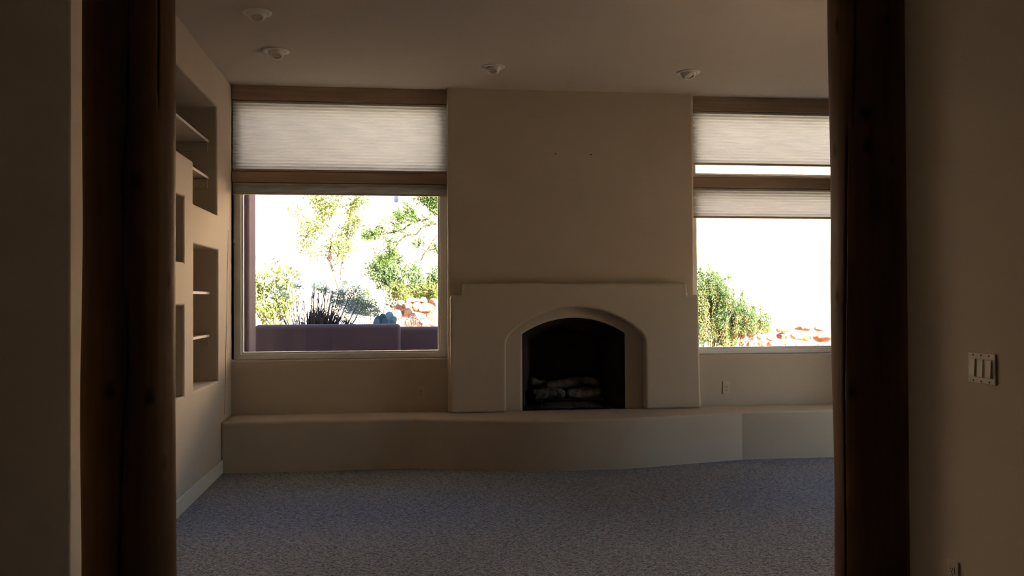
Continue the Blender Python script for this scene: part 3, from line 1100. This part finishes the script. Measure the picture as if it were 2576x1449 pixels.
bush('far_shrub', 'faint thin shrub on the bright slope, left of the pair in the right window', 30, [(1940, 668, .3, 30), (1962, 674, .32, 45), (1985, 668, .25, 26), (1925, 662, .22, 14)], M_leaf_sage, .16, .06, seed=31)
bush('far_shrub', 'faint thin shrub on the bright slope, beside the right log post', 34, [(2003, 645, .3, 45), (2030, 640, .2, 16), (2060, 632, .25, 26), (2078, 645, .28, 40), (2052, 655, .25, 26)], M_leaf_sage, .16, .06, seed=33)


# ------------------------------------------------------------------ boulders
def boulder(c, sx, sy, sz, seed, label, group, m=M_rock):
    bm = bmesh.new()
    bmesh.ops.create_icosphere(bm, subdivisions=4, radius=1)
    r = random.Random(seed)
    planes = []
    for _ in range(11):
        n = Vector((r.gauss(0, 1), r.gauss(0, 1), r.gauss(0, 1))).normalized()
        planes.append((n, r.uniform(.62, .9)))
    for v in bm.verts:
        p = v.co.copy()
        for n, d in planes:
            k = p.dot(n) - d
            if k > 0: p -= n * k * .88
        p += v.co * .07 * noise.noise(v.co * 2.4 + Vector((seed, 0, 0)))
        v.co = p
    mt = Matrix.Translation(c) @ Euler((r.uniform(-.25, .25), r.uniform(-.25, .25), r.uniform(-3, 3))).to_matrix().to_4x4()
    mt = Matrix.Translation(c) @ Matrix.Diagonal((sx, sy, sz, 1)) @ mt.to_3x3().to_4x4()
    bmesh.ops.transform(bm, matrix=mt, verts=bm.verts)
    return tag(obj('boulder', bm, m, smooth=True), label, 'boulder', group)


ORD = ('first', 'second', 'third', 'fourth', 'fifth', 'sixth', 'seventh', 'eighth', 'ninth', 'tenth')


def rocks(rows, Y, where, group, seed):
    for ri, row in enumerate(rows):
        rn = {3: ('top', 'middle', 'bottom'), 4: ('top', 'second', 'third', 'bottom')}[len(rows)][ri]
        for k, (px, py, w, h) in enumerate(row):
            c = atY(px, py, Y - .12 * ri)
            s = c.y / F_PX
            boulder(c, w * s * .54, w * s * .48, h * s * .57, seed + ri * 20 + k,
                    'pink boulder, %s from left in the %s row %s' % (ORD[k], rn, where), group)


rocks([[(1009, 764, 24, 18), (1036, 757, 40, 17), (1065, 757, 20, 18), (1093, 758, 26, 16), (1122, 760, 30, 18)],
       [(1003, 776, 22, 20), (1023, 769, 28, 17), (1049, 772, 24, 22), (1071, 777, 44, 26), (1103, 771, 26, 24), (1130, 776, 28, 24)],
       [(1000, 794, 30, 26), (1026, 788, 28, 22), (1052, 796, 48, 22), (1096, 794, 44, 32), (1132, 800, 34, 30)],
       [(1004, 815, 30, 22), (1032, 812, 30, 22), (1062, 815, 34, 20), (1100, 818, 40, 24)]],
      15.0, 'beyond the left window', 'boulders beyond the left window', 100)
rocks([[(1838, 826, 26, 14), (1862, 822, 30, 13), (1888, 828, 28, 16), (1925, 830, 34, 14), (1970, 830, 36, 13), (2022, 826, 44, 16), (2068, 826, 42, 16)],
       [(1822, 842, 18, 20), (1837, 836, 20, 20), (1853, 839, 18, 18), (1868, 846, 20, 18), (1888, 845, 22, 26), (1914, 848, 22, 20), (1941, 850, 26, 18), (1970, 846, 34, 18), (2016, 846, 56, 26), (2070, 848, 50, 26)],
       [(1832, 856, 20, 20), (1848, 856, 17, 22), (1866, 862, 22, 20), (1890, 868, 30, 22), (1918, 864, 24, 18), (1950, 866, 44, 24), (1984, 866, 26, 24), (2022, 872, 60, 22), (2078, 872, 52, 24)],
       [(1838, 876, 22, 22), (1862, 880, 26, 20), (1893, 888, 34, 22), (1926, 884, 28, 20), (1958, 888, 40, 24), (2000, 890, 42, 22), (2048, 892, 48, 24), (2094, 892, 44, 24)]],
      13.2, 'beyond the right window', 'boulders in the right window', 300)
boulder(atY(1768, 884, 11.2), .11, .11, .065, 900, 'grey dome-shaped rock at the lower left corner of the right window', None, M_rock_grey)


def tuft(px, py, Y, label, n=60, h=.12):
    t = Leaves(int(px))
    c = atY(px, py, Y)
    for i in range(n):
        t.leaf(c + Vector((t.r.gauss(0, .035), t.r.gauss(0, .03), 0)), h, .008, (t.r.gauss(0, .4), t.r.gauss(0, .3), 1), .2)
    tag(t.build('grass_tuft', M_leaf_dry, None), label, 'grass tuft', 'dry grass tufts on the rocks')


tuft(1890, 822, 12.9, 'dry yellow grass tuft growing among the left rocks of the right window', 60)
tuft(1905, 842, 12.9, 'dry grass tuft lower down beside the pink rocks in the right window', 40)
tuft(1975, 836, 13.0, 'dry yellow grass tuft on the pale rocks in the middle of the right window', 110, .07)
